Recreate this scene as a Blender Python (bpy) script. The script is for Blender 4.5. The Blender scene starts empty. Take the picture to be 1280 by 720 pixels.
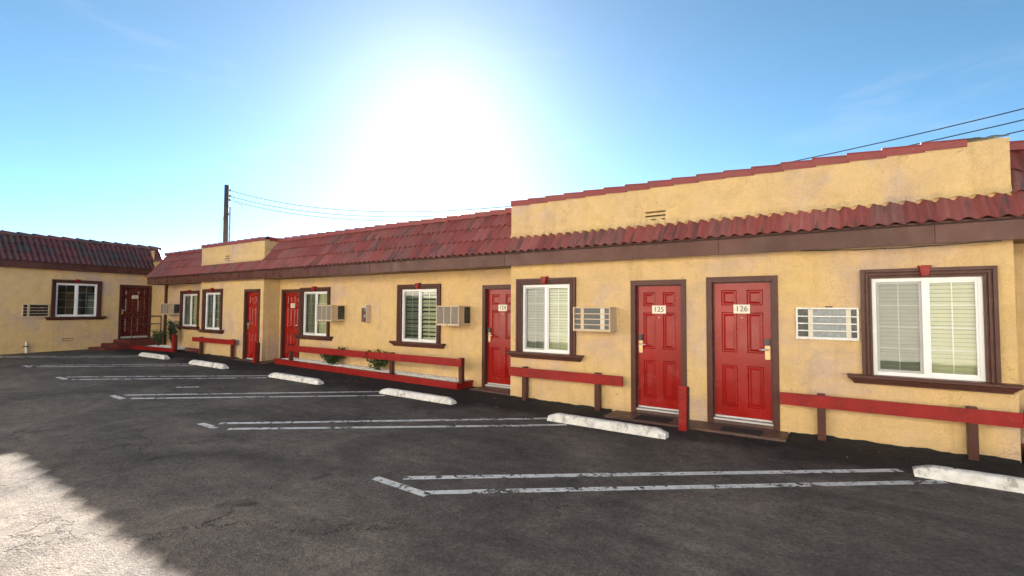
import bpy, bmesh, math, random
from mathutils import Vector, Matrix, noise as mnoise
random.seed(7)
scene = bpy.context.scene
COL = scene.collection
rad = math.radians

# ------------------------------------------------------------------ camera
CAM_H = 1.625
YAW, PITCH, ROLL = rad(-33.7), rad(2.36), rad(0.32)
fwd = Vector((math.sin(YAW), math.cos(YAW), 0)); rgt = Vector((math.cos(YAW), -math.sin(YAW), 0)); up = Vector((0, 0, 1))
f2 = fwd * math.cos(PITCH) + up * math.sin(PITCH); u2 = up * math.cos(PITCH) - fwd * math.sin(PITCH)
r3 = rgt * math.cos(ROLL) + u2 * math.sin(ROLL); u3 = u2 * math.cos(ROLL) - rgt * math.sin(ROLL)
cd = bpy.data.cameras.new('camera'); cam = bpy.data.objects.new('camera', cd); COL.objects.link(cam)
cd.sensor_width = 36; cd.lens = 609.2 / 1280 * 36; cd.clip_start = 0.05; cd.clip_end = 2000
M = Matrix((r3, u3, -f2)).transposed().to_4x4(); M.translation = Vector((0, 0, CAM_H)); cam.matrix_world = M
scene.camera = cam

# ------------------------------------------------------------------ sky and sun
SUN_EL, SUN_AZ = rad(22.3), rad(-42.55)          # azimuth from +Y towards +X
world = bpy.data.worlds.new('World'); scene.world = world; world.use_nodes = True
wn = world.node_tree.nodes; wl = world.node_tree.links; wn.clear()
sky = wn.new('ShaderNodeTexSky'); sky.sky_type = 'NISHITA'; sky.sun_disc = False
sky.sun_elevation = SUN_EL; sky.sun_rotation = SUN_AZ; sky.altitude = 500
sky.air_density = 0.33; sky.dust_density = 0.17; sky.ozone_density = 3.0
bg = wn.new('ShaderNodeBackground'); bg.inputs['Strength'].default_value = 0.05
wo = wn.new('ShaderNodeOutputWorld')
hsv = wn.new('ShaderNodeHueSaturation'); hsv.inputs['Hue'].default_value = 0.474; hsv.inputs['Saturation'].default_value = 0.98
wl.new(sky.outputs[0], hsv.inputs['Color'])
# thin cirrus: stretched noise over the whole dome
wtc = wn.new('ShaderNodeTexCoord'); wmp = wn.new('ShaderNodeMapping'); wmp.inputs['Scale'].default_value = (2.2, 3.4, 11.0); wmp.inputs['Rotation'].default_value = (0, rad(14), rad(20))
wl.new(wtc.outputs['Generated'], wmp.inputs['Vector'])
wnz = wn.new('ShaderNodeTexNoise'); wnz.inputs['Scale'].default_value = 1.35; wnz.inputs['Detail'].default_value = 8; wnz.inputs['Roughness'].default_value = 0.62; wnz.inputs['Distortion'].default_value = 0.5
wl.new(wmp.outputs[0], wnz.inputs['Vector'])
wrp = wn.new('ShaderNodeValToRGB'); wrp.color_ramp.elements[0].position = 0.55; wrp.color_ramp.elements[0].color = (0, 0, 0, 1); wrp.color_ramp.elements[1].position = 0.80; wrp.color_ramp.elements[1].color = (0.16, 0.16, 0.16, 1)
wl.new(wnz.outputs['Fac'], wrp.inputs[0])
cl = wn.new('ShaderNodeMix'); cl.data_type = 'RGBA'; wl.new(wrp.outputs[0], cl.inputs[0]); wl.new(hsv.outputs[0], cl.inputs[6]); cl.inputs[7].default_value = (3.0, 3.1, 3.2, 1)
wl.new(cl.outputs[2], bg.inputs[0]); wl.new(bg.outputs[0], wo.inputs[0])
sl = bpy.data.lights.new('sun', 'SUN'); sl.energy = 5.0; sl.angle = rad(0.53); sl.color = (1.0, 0.95, 0.87)
so = bpy.data.objects.new('sun', sl); COL.objects.link(so); so.location = (-20, 20, 20)
sd = Vector((math.sin(SUN_AZ) * math.cos(SUN_EL), math.cos(SUN_AZ) * math.cos(SUN_EL), math.sin(SUN_EL)))
so.rotation_euler = sd.to_track_quat('Z', 'Y').to_euler()
vs = scene.view_settings; vs.view_transform = 'Standard'; vs.look = 'None'; vs.gamma = 1; vs.use_curve_mapping = False
vs.exposure = 2.78

# ------------------------------------------------------------------ materials
def mat(name):
    m = bpy.data.materials.new(name); m.use_nodes = True
    return m, m.node_tree.nodes, m.node_tree.links, m.node_tree.nodes['Principled BSDF']
def nd(n, t, **kw):
    x = n.new(t)
    for k, v in kw.items():
        if k.startswith('_'): setattr(x, k[1:], v)
        else: x.inputs[k].default_value = v
    return x
def c4(c): return (c[0], c[1], c[2], 1)
def noise_tex(n, l, src, scale, detail=4, rough=0.55, dist=0.0):
    t = nd(n, 'ShaderNodeTexNoise', Scale=scale, Detail=detail, Roughness=rough, Distortion=dist)
    l.new(src, t.inputs['Vector']); return t.outputs['Fac']
def ramp(n, l, src, stops, mode='LINEAR'):
    r = n.new('ShaderNodeValToRGB'); r.color_ramp.interpolation = mode
    e = r.color_ramp.elements
    while len(e) < len(stops): e.new(0.5)
    for x, (p, c) in zip(e, stops): x.position = p; x.color = c4(c) if len(c) == 3 else c
    l.new(src, r.inputs[0]); return r.outputs[0]
def mix(n, l, fac, a, b, blend='MIX'):
    m = n.new('ShaderNodeMix'); m.data_type = 'RGBA'; m.blend_type = blend
    if isinstance(fac, (int, float)): m.inputs[0].default_value = fac
    else: l.new(fac, m.inputs[0])
    for s, v in ((6, a), (7, b)):
        if isinstance(v, tuple): m.inputs[s].default_value = c4(v)
        else: l.new(v, m.inputs[s])
    return m.outputs[2]
def mth(n, l, op, a, b=None, clamp=False):
    m = n.new('ShaderNodeMath'); m.operation = op; m.use_clamp = clamp
    for i, v in enumerate((a, b)):
        if v is None: continue
        if isinstance(v, (int, float)): m.inputs[i].default_value = v
        else: l.new(v, m.inputs[i])
    return m.outputs[0]
def bump(n, l, bs, h, strength=0.5, dist=0.01, prev=None):
    b = nd(n, 'ShaderNodeBump', Strength=strength, Distance=dist); l.new(h, b.inputs['Height'])
    if prev: l.new(prev, b.inputs['Normal'])
    if bs: l.new(b.outputs[0], bs.inputs['Normal'])
    return b.outputs[0]
def pos(n): return n.new('ShaderNodeNewGeometry').outputs['Position']
def objc(n): return n.new('ShaderNodeTexCoord').outputs['Object']

def simple(name, col, rough=0.5, metal=0.0, var=0.15, vscale=6.0, bmp=0.0, bscale=60.0, spec=0.5, dirt=None, dirt_amt=0.4, coords='pos'):
    m, n, l, b = mat(name)
    p = pos(n) if coords == 'pos' else objc(n)
    f = noise_tex(n, l, p, vscale, 5)
    lo = tuple(c * (1 - var) for c in col); hi = tuple(min(1, c * (1 + var)) for c in col)
    c = ramp(n, l, f, [(0.3, lo), (0.7, hi)])
    if dirt:
        d = noise_tex(n, l, p, vscale * 4.7, 6, 0.65)
        d = ramp(n, l, d, [(0.55, (0, 0, 0)), (0.72, (dirt_amt,) * 3)])
        c = mix(n, l, d, c, dirt)
    l.new(c, b.inputs['Base Color'])
    rr = ramp(n, l, noise_tex(n, l, p, vscale * 2.3, 3), [(0.3, (max(0.03, rough - 0.1),) * 3), (0.7, (min(1, rough + 0.1),) * 3)])
    l.new(rr, b.inputs['Roughness']); b.inputs['Metallic'].default_value = metal
    b.inputs['Specular IOR Level'].default_value = spec
    if bmp: bump(n, l, b, noise_tex(n, l, p, bscale, 4), bmp, 0.004)
    return m

def make_stucco(name, cols):
    m, n, l, b = mat(name); p = pos(n)
    big = noise_tex(n, l, p, 0.9, 4, 0.6, 0.4)
    mid = noise_tex(n, l, p, 4.5, 5, 0.6, 0.6)
    c = ramp(n, l, big, [(0.36, cols[0]), (0.46, cols[1]), (0.68, cols[2])])
    c2 = ramp(n, l, mid, [(0.3, (0.90, 0.89, 0.87)), (0.62, (1.03, 1.03, 1.03))])
    c = mix(n, l, 1.0, c, c2, 'MULTIPLY')
    mps = nd(n, 'ShaderNodeMapping'); mps.inputs['Scale'].default_value = (3.2, 3.2, 0.28); l.new(p, mps.inputs['Vector'])
    drip = ramp(n, l, noise_tex(n, l, mps.outputs[0], 1.6, 6, 0.65), [(0.56, (1, 1, 1)), (0.78, (0.80, 0.77, 0.72))])
    c = mix(n, l, 0.8, c, drip, 'MULTIPLY')
    fine = noise_tex(n, l, p, 70, 3)
    c = mix(n, l, 0.35, c, ramp(n, l, fine, [(0.3, (0.7, 0.68, 0.65)), (0.7, (1.15, 1.15, 1.15))]), 'MULTIPLY')
    # trowel creases: their shade painted as thin dark contour lines, only in patches
    wr = noise_tex(n, l, p, 5.5, 5, 0.6, 1.1)
    wl_ = ramp(n, l, wr, [(0.485, (0, 0, 0)), (0.5, (1, 1, 1)), (0.515, (0, 0, 0))])
    wg = ramp(n, l, noise_tex(n, l, p, 1.9, 3), [(0.42, (0, 0, 0)), (0.60, (0.24,) * 3)])
    c = mix(n, l, mix(n, l, 1.0, wl_, wg, 'MULTIPLY'), c, (0.36, 0.23, 0.10))
    # hairline cracks of the trowelled coat
    w = nd(n, 'ShaderNodeTexVoronoi', Scale=3.1, _feature='DISTANCE_TO_EDGE')
    wp = n.new('ShaderNodeVectorMath'); wp.operation = 'ADD'; l.new(p, wp.inputs[0])
    nz = nd(n, 'ShaderNodeTexNoise', Scale=4.0, Detail=5); l.new(p, nz.inputs['Vector'])
    sc = n.new('ShaderNodeVectorMath'); sc.operation = 'SCALE'; sc.inputs['Scale'].default_value = 0.5; l.new(nz.outputs['Color'], sc.inputs[0])
    l.new(sc.outputs[0], wp.inputs[1]); l.new(wp.outputs[0], w.inputs['Vector'])
    crack = ramp(n, l, w.outputs['Distance'], [(0.0, (1, 1, 1)), (0.012, (0, 0, 0))])
    gate = ramp(n, l, noise_tex(n, l, p, 2.2, 3), [(0.5, (0, 0, 0)), (0.62, (0.55,) * 3)])
    cf = mix(n, l, 1.0, crack, gate, 'MULTIPLY')
    c = mix(n, l, cf, c, (0.22, 0.13, 0.05))
    l.new(c, b.inputs['Base Color']); b.inputs['Roughness'].default_value = 0.9; b.inputs['Specular IOR Level'].default_value = 0.2
    lace = noise_tex(n, l, p, 14, 7, 0.66, 1.4)
    lace = ramp(n, l, lace, [(0.42, (0, 0, 0)), (0.56, (1, 1, 1))])
    b1 = bump(n, l, None, lace, 0.42, 0.010)
    bump(n, l, b, noise_tex(n, l, p, 110, 3), 0.5, 0.004, b1)
    return m

def make_tile(name, stops, smut):
    m, n, l, b = mat(name)
    oi = n.new('ShaderNodeObjectInfo'); p = pos(n)
    c = ramp(n, l, oi.outputs['Random'], stops)
    mp = nd(n, 'ShaderNodeMapping'); mp.inputs['Scale'].default_value = (2.6, 0.35, 0.35); l.new(p, mp.inputs['Vector'])
    f = noise_tex(n, l, mp.outputs[0], 5.0, 3, 0.6)
    k = ramp(n, l, f, [(0.54, (0, 0, 0)), (0.64, (smut,) * 3)])
    c = mix(n, l, k, c, (0.085, 0.062, 0.058))
    c = mix(n, l, 0.5, c, ramp(n, l, noise_tex(n, l, p, 45, 3), [(0.3, (0.7,) * 3), (0.7, (1.25,) * 3)]), 'MULTIPLY')
    pale = ramp(n, l, noise_tex(n, l, p, 21, 5, 0.7), [(0.64, (0, 0, 0)), (0.74, (0.45,) * 3)])
    c = mix(n, l, pale, c, (0.45, 0.30, 0.27))
    l.new(c, b.inputs['Base Color']); b.inputs['Roughness'].default_value = 0.55; b.inputs['Specular IOR Level'].default_value = 0.4
    bump(n, l, b, noise_tex(n, l, p, 60, 3), 0.3, 0.004)
    return m

def make_asphalt():
    m, n, l, b = mat('asphalt'); p = pos(n)
    sx = n.new('ShaderNodeSeparateXYZ'); l.new(p, sx.inputs[0])
    big = noise_tex(n, l, p, 0.45, 8, 0.68, 0.9)
    c = ramp(n, l, big, [(0.34, (0.072, 0.062, 0.058)), (0.48, (0.112, 0.097, 0.088)), (0.58, (0.145, 0.124, 0.110)), (0.70, (0.190, 0.162, 0.138))])
    dust = ramp(n, l, noise_tex(n, l, p, 2.6, 8, 0.75, 0.6), [(0.52, (0, 0, 0)), (0.70, (0.40,) * 3)])
    c = mix(n, l, dust, c, (0.17, 0.145, 0.125))
    stain = ramp(n, l, noise_tex(n, l, p, 1.3, 7, 0.7, 0.3), [(0.58, (0, 0, 0)), (0.70, (0.5,) * 3)])
    c = mix(n, l, stain, c, (0.040, 0.034, 0.032))
    # streaks left by tyres and by the sealer squeegee, across the aisle
    mp = nd(n, 'ShaderNodeMapping'); mp.inputs['Scale'].default_value = (0.5, 3.0, 1); mp.inputs['Rotation'].default_value = (0, 0, rad(-25)); l.new(p, mp.inputs['Vector'])
    st = noise_tex(n, l, mp.outputs[0], 1.3, 6, 0.65)
    c = mix(n, l, 0.5, c, ramp(n, l, st, [(0.3, (0.5, 0.5, 0.51)), (0.68, (1.4, 1.36, 1.3))]), 'MULTIPLY')
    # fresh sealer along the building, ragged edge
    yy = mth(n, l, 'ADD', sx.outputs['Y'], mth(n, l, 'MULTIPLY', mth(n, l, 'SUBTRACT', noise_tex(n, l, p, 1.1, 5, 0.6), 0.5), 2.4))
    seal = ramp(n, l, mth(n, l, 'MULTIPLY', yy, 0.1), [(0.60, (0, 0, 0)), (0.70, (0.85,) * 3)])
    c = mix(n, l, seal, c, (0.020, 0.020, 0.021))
    # aggregate
    vo = nd(n, 'ShaderNodeTexVoronoi', Scale=62.0); l.new(p, vo.inputs['Vector'])
    ag = ramp(n, l, vo.outputs['Distance'], [(0.08, (1, 1, 1)), (0.3, (0, 0, 0))])
    ga = ramp(n, l, noise_tex(n, l, p, 0.8, 4, 0.6), [(0.40, (0, 0, 0)), (0.60, (0.8,) * 3)])
    c = mix(n, l, mix(n, l, 1.0, ag, ga, 'MULTIPLY'), c, (0.30, 0.235, 0.19))
    c = mix(n, l, 0.8, c, ramp(n, l, noise_tex(n, l, p, 30, 6, 0.8), [(0.32, (0.45,) * 3), (0.68, (1.5,) * 3)]), 'MULTIPLY')
    c = mix(n, l, 0.42, c, ramp(n, l, noise_tex(n, l, p, 7, 10, 0.78), [(0.36, (0.55,) * 3), (0.64, (1.4, 1.37, 1.33))]), 'MULTIPLY')
    pit = ramp(n, l, noise_tex(n, l, p, 48, 3, 0.6), [(0.66, (0, 0, 0)), (0.70, (0.8,) * 3)])
    c = mix(n, l, pit, c, (0.022, 0.020, 0.020))
    # cracks
    nz = nd(n, 'ShaderNodeTexNoise', Scale=1.6, Detail=6, Roughness=0.7); l.new(p, nz.inputs['Vector'])
    sc = n.new('ShaderNodeVectorMath'); sc.operation = 'SCALE'; sc.inputs['Scale'].default_value = 1.1; l.new(nz.outputs['Color'], sc.inputs[0])
    wp = n.new('ShaderNodeVectorMath'); wp.operation = 'ADD'; l.new(p, wp.inputs[0]); l.new(sc.outputs[0], wp.inputs[1])
    w = nd(n, 'ShaderNodeTexVoronoi', Scale=0.55, _feature='DISTANCE_TO_EDGE'); l.new(wp.outputs[0], w.inputs['Vector'])
    crack = ramp(n, l, w.outputs['Distance'], [(0.0, (1, 1, 1)), (0.009, (0, 0, 0))])
    gate = ramp(n, l, noise_tex(n, l, p, 0.7, 3), [(0.43, (0, 0, 0)), (0.62, (0.8,) * 3)])
    cf = mix(n, l, 1.0, crack, gate, 'MULTIPLY')
    c = mix(n, l, cf, c, (0.012, 0.011, 0.011))
    # oil spots
    oil = ramp(n, l, noise_tex(n, l, p, 1.9, 2, 0.5), [(0.70, (0, 0, 0)), (0.78, (0.7,) * 3)])
    c = mix(n, l, oil, c, (0.02, 0.019, 0.019))
    l.new(c, b.inputs['Base Color'])
    l.new(ramp(n, l, st, [(0.3, (0.75,) * 3), (0.7, (0.95,) * 3)]), b.inputs['Roughness'])
    b.inputs['Specular IOR Level'].default_value = 0.14
    h = mix(n, l, 0.5, noise_tex(n, l, p, 130, 3), vo.outputs['Distance'])
    b1 = bump(n, l, None, h, 0.8, 0.008)
    b2 = bump(n, l, None, mth(n, l, 'SUBTRACT', 1.0, cf), 0.8, 0.012, b1)
    bump(n, l, b, noise_tex(n, l, p, 5, 4), 0.25, 0.02, b2)
    return m

def make_paint(name, col, chips, bmp=0.3, under=None, scale=14):
    """chipped road paint: where it is gone the sheet is see-through, or shows the concrete under it"""
    m, n, l, b = mat(name); p = pos(n)
    f = noise_tex(n, l, p, scale, 6, 0.7, 0.5)
    f2 = noise_tex(n, l, p, 2.1, 3)
    k = mth(n, l, 'ADD', f, mth(n, l, 'MULTIPLY', mth(n, l, 'SUBTRACT', f2, 0.5), 0.55))
    c = ramp(n, l, noise_tex(n, l, p, 9, 5, 0.7), [(0.3, tuple(x * 0.62 for x in col)), (0.65, col)])
    b.inputs['Roughness'].default_value = 0.75
    if under is None:
        l.new(c, b.inputs['Base Color'])
        a = ramp(n, l, k, [(chips, (0.05,) * 3), (chips + 0.05, (1, 1, 1))])
        l.new(a, b.inputs['Alpha'])
    else:
        a = ramp(n, l, k, [(chips, (0, 0, 0)), (chips + 0.05, (1, 1, 1))])
        l.new(mix(n, l, a, under, c), b.inputs['Base Color'])
    bump(n, l, b, f, bmp, 0.005)
    return m

def make_glass():
    m, n, l, b = mat('window_glass'); n.remove(b)
    out = n['Material Output']
    tr = nd(n, 'ShaderNodeBsdfTransparent', Color=(0.80, 0.86, 0.82, 1)); gl = nd(n, 'ShaderNodeBsdfGlossy', Roughness=0.015, Color=(1, 1, 1, 1))
    fr = nd(n, 'ShaderNodeFresnel', IOR=1.65)
    bm = nd(n, 'ShaderNodeBump', Strength=0.04, Distance=0.02); l.new(noise_tex(n, l, pos(n), 3.0, 1), bm.inputs['Height'])
    l.new(bm.outputs[0], gl.inputs['Normal'])
    mx = n.new('ShaderNodeMixShader'); l.new(fr.outputs[0], mx.inputs[0]); l.new(tr.outputs[0], mx.inputs[1]); l.new(gl.outputs[0], mx.inputs[2])
    l.new(mx.outputs[0], out.inputs[0]); return m

def make_leaf(name, a, bcol):
    m, n, l, b = mat(name)
    f = noise_tex(n, l, pos(n), 23, 2)
    l.new(ramp(n, l, f, [(0.3, a), (0.7, bcol)]), b.inputs['Base Color']); b.inputs['Roughness'].default_value = 0.45
    b.inputs['Subsurface Weight'].default_value = 0.0
    return m

MT = {
 'stucco': make_stucco('yellow_stucco', [(0.58, 0.415, 0.295), (0.665, 0.462, 0.240), (0.705, 0.488, 0.212)]),
 'cream_stucco': simple('cream_stucco', (0.82, 0.77, 0.66), 0.9, var=0.06, vscale=1.5, bmp=0.4, bscale=30),  # pale tone chosen so the unseen opposite block bounces more sun
 'tile': make_tile('red_roof_tile', [(0.0, (0.24, 0.066, 0.058)), (0.35, (0.31, 0.078, 0.067)), (0.6, (0.29, 0.092, 0.080)), (0.82, (0.23, 0.100, 0.090)), (1.0, (0.36, 0.112, 0.096))], 0.7),
 'cap': make_tile('red_ridge_cap', [(0.0, (0.22, 0.042, 0.038)), (0.5, (0.27, 0.050, 0.044)), (1.0, (0.24, 0.058, 0.050))], 0.3),
 'tile_old': make_tile('weathered_roof_tile', [(0.0, (0.11, 0.045, 0.044)), (0.3, (0.20, 0.055, 0.05)), (0.55, (0.075, 0.062, 0.055)), (0.8, (0.16, 0.05, 0.048)), (1.0, (0.09, 0.07, 0.06))], 0.8),
 'asphalt': make_asphalt(),
 'line': make_paint('worn_line_paint', (0.74, 0.73, 0.71), 0.40),
 'stop': make_paint('chipped_white_concrete', (0.74, 0.72, 0.68), 0.37, 0.5, (0.34, 0.32, 0.29), 9),
 'trim': simple('brown_trim_paint', (0.085, 0.032, 0.024), 0.36, var=0.12, bmp=0.25, bscale=120, spec=0.22, dirt=(0.16, 0.09, 0.07), dirt_amt=0.2),
 'fascia': simple('brown_fascia_metal', (0.100, 0.040, 0.030), 0.30, var=0.22, vscale=1.7, bmp=0.10, bscale=5, spec=0.18, dirt=(0.20, 0.13, 0.10), dirt_amt=0.16),
 'door': simple('red_door_paint', (0.29, 0.010, 0.007), 0.22, spec=0.32, var=0.16, vscale=1.3, dirt=(0.34, 0.06, 0.045), dirt_amt=0.22, bmp=0.05, bscale=90),
 'red': simple('red_wood_paint', (0.26, 0.010, 0.008), 0.42, var=0.2, vscale=5, bmp=0.3, bscale=70, spec=0.25, dirt=(0.36, 0.12, 0.10), dirt_amt=0.30),
 'vinyl': simple('white_vinyl', (0.80, 0.79, 0.77), 0.35, var=0.03),
 'screen_frame': simple('grey_screen_frame', (0.42, 0.41, 0.39), 0.5, var=0.05),
 'glass': make_glass(),
 'blind': simple('cream_blind', (0.70, 0.69, 0.44), 0.55, var=0.05),
 'blind_dark': simple('grey_green_blind', (0.21, 0.235, 0.17), 0.6, var=0.08),
 'maroon': simple('maroon_door_paint', (0.085, 0.012, 0.012), 0.25, spec=0.4, var=0.06),
 'sill_grey': simple('door_sill_metal', (0.55, 0.54, 0.52), 0.4, var=0.08),
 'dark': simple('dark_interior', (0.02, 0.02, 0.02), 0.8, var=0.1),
 'soffit': simple('brown_soffit_paint', (0.16, 0.085, 0.05), 0.6, var=0.15, bmp=0.2),
 'underlay': simple('roof_felt', (0.05, 0.03, 0.028), 0.9, var=0.2),
 'deck': simple('flat_roof_coating', (0.35, 0.34, 0.32), 0.9, var=0.2),
 'alu': simple('aluminium', (0.75, 0.74, 0.72), 0.28, metal=0.9, var=0.08),
 'brass': simple('satin_brass', (0.50, 0.36, 0.19), 0.42, metal=0.8, var=0.08),
 'black': simple('black_plastic', (0.012, 0.012, 0.013), 0.3, var=0.1),
 'plate': simple('cream_number_plate', (0.74, 0.66, 0.52), 0.45, var=0.04),
 'ink': simple('dark_lettering', (0.05, 0.035, 0.03), 0.6, var=0.05),
 'ac_tan': simple('tan_appliance_enamel', (0.56, 0.42, 0.27), 0.45, var=0.06, dirt=(0.25, 0.18, 0.11), dirt_amt=0.35),
 'ac_tan_dark': simple('brown_grey_coil', (0.20, 0.165, 0.135), 0.6, var=0.15, vscale=30, bmp=0.6, bscale=220),
 'ac_grey': simple('grey_coil_fins', (0.10, 0.105, 0.105), 0.5, metal=0.3, var=0.15, vscale=30, bmp=0.4, bscale=200),
 'ac_pale': simple('pale_coil_fins', (0.26, 0.28, 0.28), 0.5, metal=0.1, var=0.2, vscale=30, bmp=0.5, bscale=200),
 'ac_silver': simple('worn_silver_grille', (0.58, 0.56, 0.53), 0.35, metal=0.15, var=0.12, vscale=12, dirt=(0.25, 0.2, 0.15), dirt_amt=0.4),
 'ac_cream': simple('cream_appliance_plastic', (0.62, 0.56, 0.45), 0.45, var=0.05),
 'brown_concrete': simple('brown_painted_concrete', (0.10, 0.052, 0.04), 0.5, var=0.3, vscale=4, bmp=0.4, bscale=50, dirt=(0.03, 0.025, 0.022), dirt_amt=0.7),
 'redbrown': simple('dark_red_painted_concrete', (0.12, 0.022, 0.018), 0.55, var=0.25, vscale=4, bmp=0.4, bscale=50),
 'rubber': simple('black_rubber_mat', (0.014, 0.014, 0.014), 0.85, var=0.2, bmp=0.8, bscale=150),
 'gravel': simple('white_gravel', (0.80, 0.77, 0.72), 0.85, var=0.15, vscale=25),
 'soil': simple('planter_soil', (0.52, 0.48, 0.42), 0.95, var=0.3, vscale=20),
 'leaf': make_leaf('shrub_leaf', (0.018, 0.042, 0.010), (0.065, 0.095, 0.020)),
 'leaf_dark': make_leaf('dark_shrub_leaf', (0.012, 0.032, 0.010), (0.040, 0.075, 0.022)),
 'stem': simple('shrub_stem', (0.09, 0.055, 0.03), 0.8, var=0.2),
 'wood_pole': simple('weathered_pole_wood', (0.10, 0.072, 0.055), 0.85, var=0.25, vscale=3, bmp=0.5, bscale=30),
 'wire': simple('black_wire', (0.02, 0.02, 0.02), 0.6, var=0.05),
 'galv': simple('galvanised_steel', (0.38, 0.38, 0.38), 0.45, metal=0.6, var=0.12),
 'cabinet': simple('beige_cabinet_enamel', (0.60, 0.47, 0.35), 0.45, var=0.05),
 'cabinet_white': simple('white_enamel', (0.72, 0.71, 0.70), 0.4, var=0.04),
 'ext_red': simple('extinguisher_red', (0.42, 0.02, 0.03), 0.3, var=0.05),
 'pvc': simple('white_pvc', (0.68, 0.66, 0.61), 0.45, var=0.08),
 'iron': simple('brown_painted_iron', (0.075, 0.028, 0.022), 0.5, var=0.2),
 'dry_leaf': simple('dry_leaf', (0.34, 0.22, 0.11), 0.8, var=0.3, vscale=30),
 'flashing': simple('torn_grey_flashing', (0.13, 0.17, 0.18), 0.6, var=0.4, vscale=20, bmp=0.6, bscale=40),
}

# ------------------------------------------------------------------ mesh helpers
class MB:
    def __init__(s): s.v = []; s.f = []
    def quad(s, a, b, c, d):
        i = len(s.v); s.v += [tuple(a), tuple(b), tuple(c), tuple(d)]; s.f.append((i, i + 1, i + 2, i + 3)); return s
    def box(s, x0, x1, y0, y1, z0, z1):
        i = len(s.v)
        s.v += [(x0, y0, z0), (x1, y0, z0), (x1, y1, z0), (x0, y1, z0), (x0, y0, z1), (x1, y0, z1), (x1, y1, z1), (x0, y1, z1)]
        s.f += [tuple(i + k for k in q) for q in ((0, 3, 2, 1), (4, 5, 6, 7), (0, 1, 5, 4), (1, 2, 6, 5), (2, 3, 7, 6), (3, 0, 4, 7))]
        return s
    def prism_x(s, prof, x0, x1, dx0=None, dx1=None):
        """profile of (y, z) run along x; dx0/dx1 shift single profile points at the two ends (returns, mitres)"""
        n = len(prof); i = len(s.v)
        for k, (y, z) in enumerate(prof): s.v.append((x0 + (dx0[k] if dx0 else 0), y, z))
        for k, (y, z) in enumerate(prof): s.v.append((x1 + (dx1[k] if dx1 else 0), y, z))
        for k in range(n): j = (k + 1) % n; s.f.append((i + k, i + j, i + n + j, i + n + k))
        s.f.append(tuple(i + k for k in range(n))[::-1]); s.f.append(tuple(i + n + k for k in range(n))); return s
    def tube(s, pts, r, seg=8, r1=None, cap=True):
        pts = [Vector(p) for p in pts]; i = len(s.v); n = len(pts)
        for k, p in enumerate(pts):
            t = (pts[min(k + 1, n - 1)] - pts[max(k - 1, 0)]).normalized()
            a = t.orthogonal().normalized() if abs(t.z) > 0.9 else t.cross(Vector((0, 0, 1))).normalized()
            b = t.cross(a); rr = r if r1 is None else r + (r1 - r) * k / (n - 1)
            for q in range(seg):
                an = 2 * math.pi * q / seg; s.v.append(tuple(p + a * rr * math.cos(an) + b * rr * math.sin(an)))
        for k in range(n - 1):
            for q in range(seg):
                a = i + k * seg + q; b = i + k * seg + (q + 1) % seg; s.f.append((a, b, b + seg, a + seg))
        if cap:
            s.f.append(tuple(i + q for q in range(seg))[::-1]); s.f.append(tuple(i + (n - 1) * seg + q for q in range(seg)))
        return s
    def mesh(s, name, m, bevel=0, smooth=False):
        me = bpy.data.meshes.new(name); me.from_pydata(s.v, [], s.f)
        bm = bmesh.new(); bm.from_mesh(me)
        bmesh.ops.recalc_face_normals(bm, faces=bm.faces)
        if bevel: bmesh.ops.bevel(bm, geom=list(bm.edges), offset=bevel, segments=2, affect='EDGES', clamp_overlap=True)
        bm.to_mesh(me); bm.free()
        if smooth:
            for p in me.polygons: p.use_smooth = True
        me.materials.append(MT[m] if isinstance(m, str) else m); return me
    def build(s, name, m, parent=None, loc=(0, 0, 0), bevel=0, smooth=False, rot=None):
        return link(name, s.mesh(name, m, bevel, smooth), parent, loc, rot)
def link(name, me, parent=None, loc=(0, 0, 0), rot=None):
    o = bpy.data.objects.new(name, me); COL.objects.link(o); o.location = loc
    if rot: o.rotation_euler = rot
    if parent: o.parent = parent
    return o
def tag(o, label=None, cat=None, group=None, kind=None):
    if label: o['label'] = label
    if cat: o['category'] = cat
    if group: o['group'] = group
    if kind: o['kind'] = kind
    return o
def thing(name, label, cat, loc=(0, 0, 0), rz=0, group=None):
    o = bpy.data.objects.new(name, None); COL.objects.link(o); o.location = loc; o.rotation_euler = (0, 0, rz); o.empty_display_size = 0.2
    return tag(o, label, cat, group)

def g(x):
    t = min(max((-4 - x) / 10, 0), 1); return -0.11 + 0.13 * t

# ------------------------------------------------------------------ ground
xs = [-160, -60, -30] + [-14 + k for k in range(0, 11)] + [10, 40, 160]
ys = [-160, -40, -10, -5, 0, 5, 9, 20, 60, 160]
gm = MB()
for yv in ys:
    for xv in xs: gm.v.append((xv, yv, g(xv)))
nx = len(xs)
for j in range(len(ys) - 1):
    for i in range(nx - 1): a = j * nx + i; gm.f.append((a, a + 1, a + nx + 1, a + nx))
ground = tag(gm.build('parking_lot_ground', 'asphalt'), 'worn dark grey asphalt of the motel parking lot', None, kind='structure')

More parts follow.
